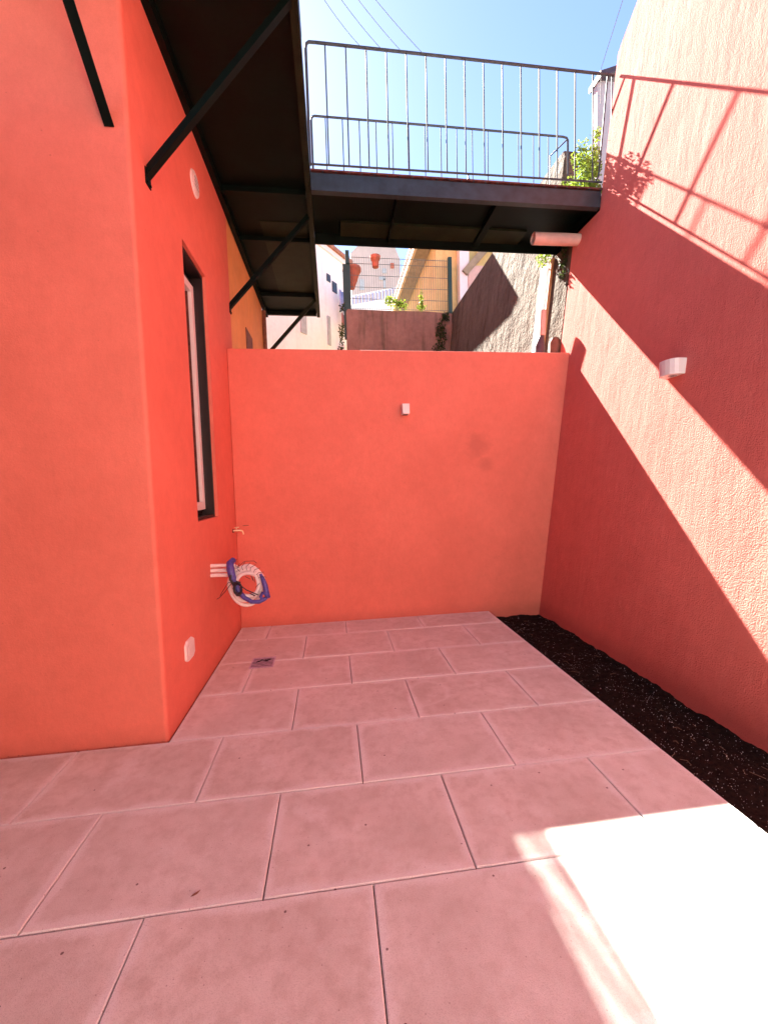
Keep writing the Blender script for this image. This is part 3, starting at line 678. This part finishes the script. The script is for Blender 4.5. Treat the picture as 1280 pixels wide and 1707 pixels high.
# white apartment building, oblique
wb = thing('white_building', 'bright white apartment building in the left background', 'building', (-1, 12, 0))
P0 = Vector((-3.6, 8.67, 0)); Dv = Vector((.6, .8, 0)); Nn = Vector((.8, -.6, 0))
def fp(s_, z, out=0): return P0+Dv*s_+Nn*out+Vector((0, 0, z))
m = MB(); L_ = 7.35; vs = [fp(0,0),fp(L_,0),fp(L_,0,-5),fp(0,0,-5),fp(0,9.05),fp(L_,9.05),fp(L_,9.05,-5),fp(0,9.05,-5)]
m.add(vs, [(0,3,2,1),(4,5,6,7),(0,1,5,4),(1,2,6,5),(2,3,7,6),(3,0,4,7)]); m.build('wall', M['white_wall'], wb)
def fbox(s0, s1, z0, z1, o0, o1):
    vs = [fp(s0,z0,o0),fp(s1,z0,o0),fp(s1,z0,o1),fp(s0,z0,o1),fp(s0,z1,o0),fp(s1,z1,o0),fp(s1,z1,o1),fp(s0,z1,o1)]
    return MB().add(vs, [(0,3,2,1),(4,5,6,7),(0,1,5,4),(1,2,6,5),(2,3,7,6),(3,0,4,7)])
fbox(-.1, L_+.1, 9.052, 9.16, -5, .14).build('roof', M['tile'], wb)
fbox(0, L_+.05, 8.90, 9.048, .002, .06).build('cornice', M['white_frame'], wb)
for s0, s1, z0, z1 in ((6.10,6.28,8.00,8.22), (6.38,6.62,7.78,8.10), (6.78,7.0,7.75,7.95)):
    wo = fbox(s0, s1, z0, z1, .002, .03).build('window', M['window_dark'], wb)
for s0, s1, z0, z1 in ((4.75,5.0,6.0,6.6), (6.05,6.18,6.0,6.9)):
    fbox(s0, s1, z0, z1, .002, .04).build('shutter', M['shutter'], wb)
fbox(6.55, 7.2, 5.9, 6.1, .002, .30).build('ledge', M['white_frame'], wb)
def cloth(s0, s1, z0, z1, o_, name, mat, lab):
    m = MB(); n_ = 10; vs = []
    for i in range(n_+1):
        a = i/n_; 
        for z in (z1, z0): vs.append(fp(s0+(s1-s0)*a, z+(.04*math.sin(i*2) if z == z0 else -.02*math.sin(a*3.14)), o_+.04*math.sin(i*1.9)))
    m.add(vs, [(2*i, 2*i+2, 2*i+3, 2*i+1) for i in range(n_)], True); o = m.build(name, mat)
    md = o.modifiers.new('thick', 'SOLIDIFY'); md.thickness = .006; tag(o, lab, 'laundry')
cloth(6.42, 6.85, 7.15, 7.78, .25, 'hanging_sheet', M['cloth_blue'], 'pale blue sheet hung to dry on the white building')
cloth(6.50, 6.95, 6.72, 7.08, .25, 'hanging_cloth', M['cloth_red'], 'dull red cloth hung below the blue sheet on the white building')

# far pink building and white terrace
pb = thing('pink_building', 'pale pink gabled building far behind the fence', 'building', (4, 34, 0))
MB().prism([(2.0,0),(5.75,0),(5.75,18.6),(5.1,20.2),(3.3,20.2),(2.0,18.9)], lambda p: (p[0], 32, p[1]), lambda p: (p[0], 38, p[1])).build('wall', M['pink_wall'], pb)
for x0, x1, z0, z1 in ((4.35,4.65,17.5,17.85), (4.42,4.60,16.4,17.1), (4.1,4.55,17.0,17.25), (2.6,2.95,16.2,17.0)):
    MB().box((x0, 31.93, z0), (x1, 31.995, z1)).build('window', M['shutter'], pb)
MB().box((5.0, 31.9, 17.9), (5.25, 31.99, 18.25)).build('wall_pot', M['terracotta'], pb)
wt = thing('white_terrace', 'white terrace with a small balustrade below the pink building', 'terrace', (3, 25, 0))
m = MB().prism([(1.3,0),(4.4,0),(4.4,12.75),(1.3,12.1)], lambda p: (p[0], 25, p[1]), lambda p: (p[0], 27, p[1])); m.build('wall', M['white_wall'], wt)
MB().obox((1.3, 25.05, 12.62), (4.4, 25.05, 13.27), .08, .06).build('handrail', M['white_frame'], wt)
first = None
for k in range(15):
    x = 1.4+k*.2; z = 12.1+.21*(x-1.3)
    if first is None: first = MB().box((x-.045, 25.0, z), (x+.045, 25.08, z+.5)).build('baluster', M['cloth_blue'], wt, origin=(x, 25, z))
    else: c = first.copy(); COL.objects.link(c); c.parent = wt; c.location = Vector((x, 25, z))-wloc(wt)

# grey outbuilding on the upper terrace, beyond the bridge end
gb = thing('grey_outbuilding', 'pale grey pillar like outbuilding beyond the right end of the footbridge', 'building', (4.6, 6.6, 4.55))
MB().box((4.06, 5.95, 4.5), (5.4, 6.07, 7.32)).build('wall', M['grey_wall'], gb)
MB().add([(4.04,5.85,7.28),(5.5,5.85,7.83),(5.5,6.12,7.83),(4.04,6.12,7.28),(4.04,5.85,7.36),(5.5,5.85,7.91),(5.5,6.12,7.91),(4.04,6.12,7.36)],
         [(0,3,2,1),(4,5,6,7),(0,1,5,4),(1,2,6,5),(2,3,7,6),(3,0,4,7)]).build('roof', M['dark_purple'], gb)
o = MB().tube([(3.18, 4.6, 5.75), (3.18, 4.6, 6.12), (3.19, 4.3, 6.45), (3.22, 3.5, 7.3)], .003, 5).build('overhead_wire', M['wire']); tag(o, 'single thin wire rising beside the top of the right wall', 'wire')
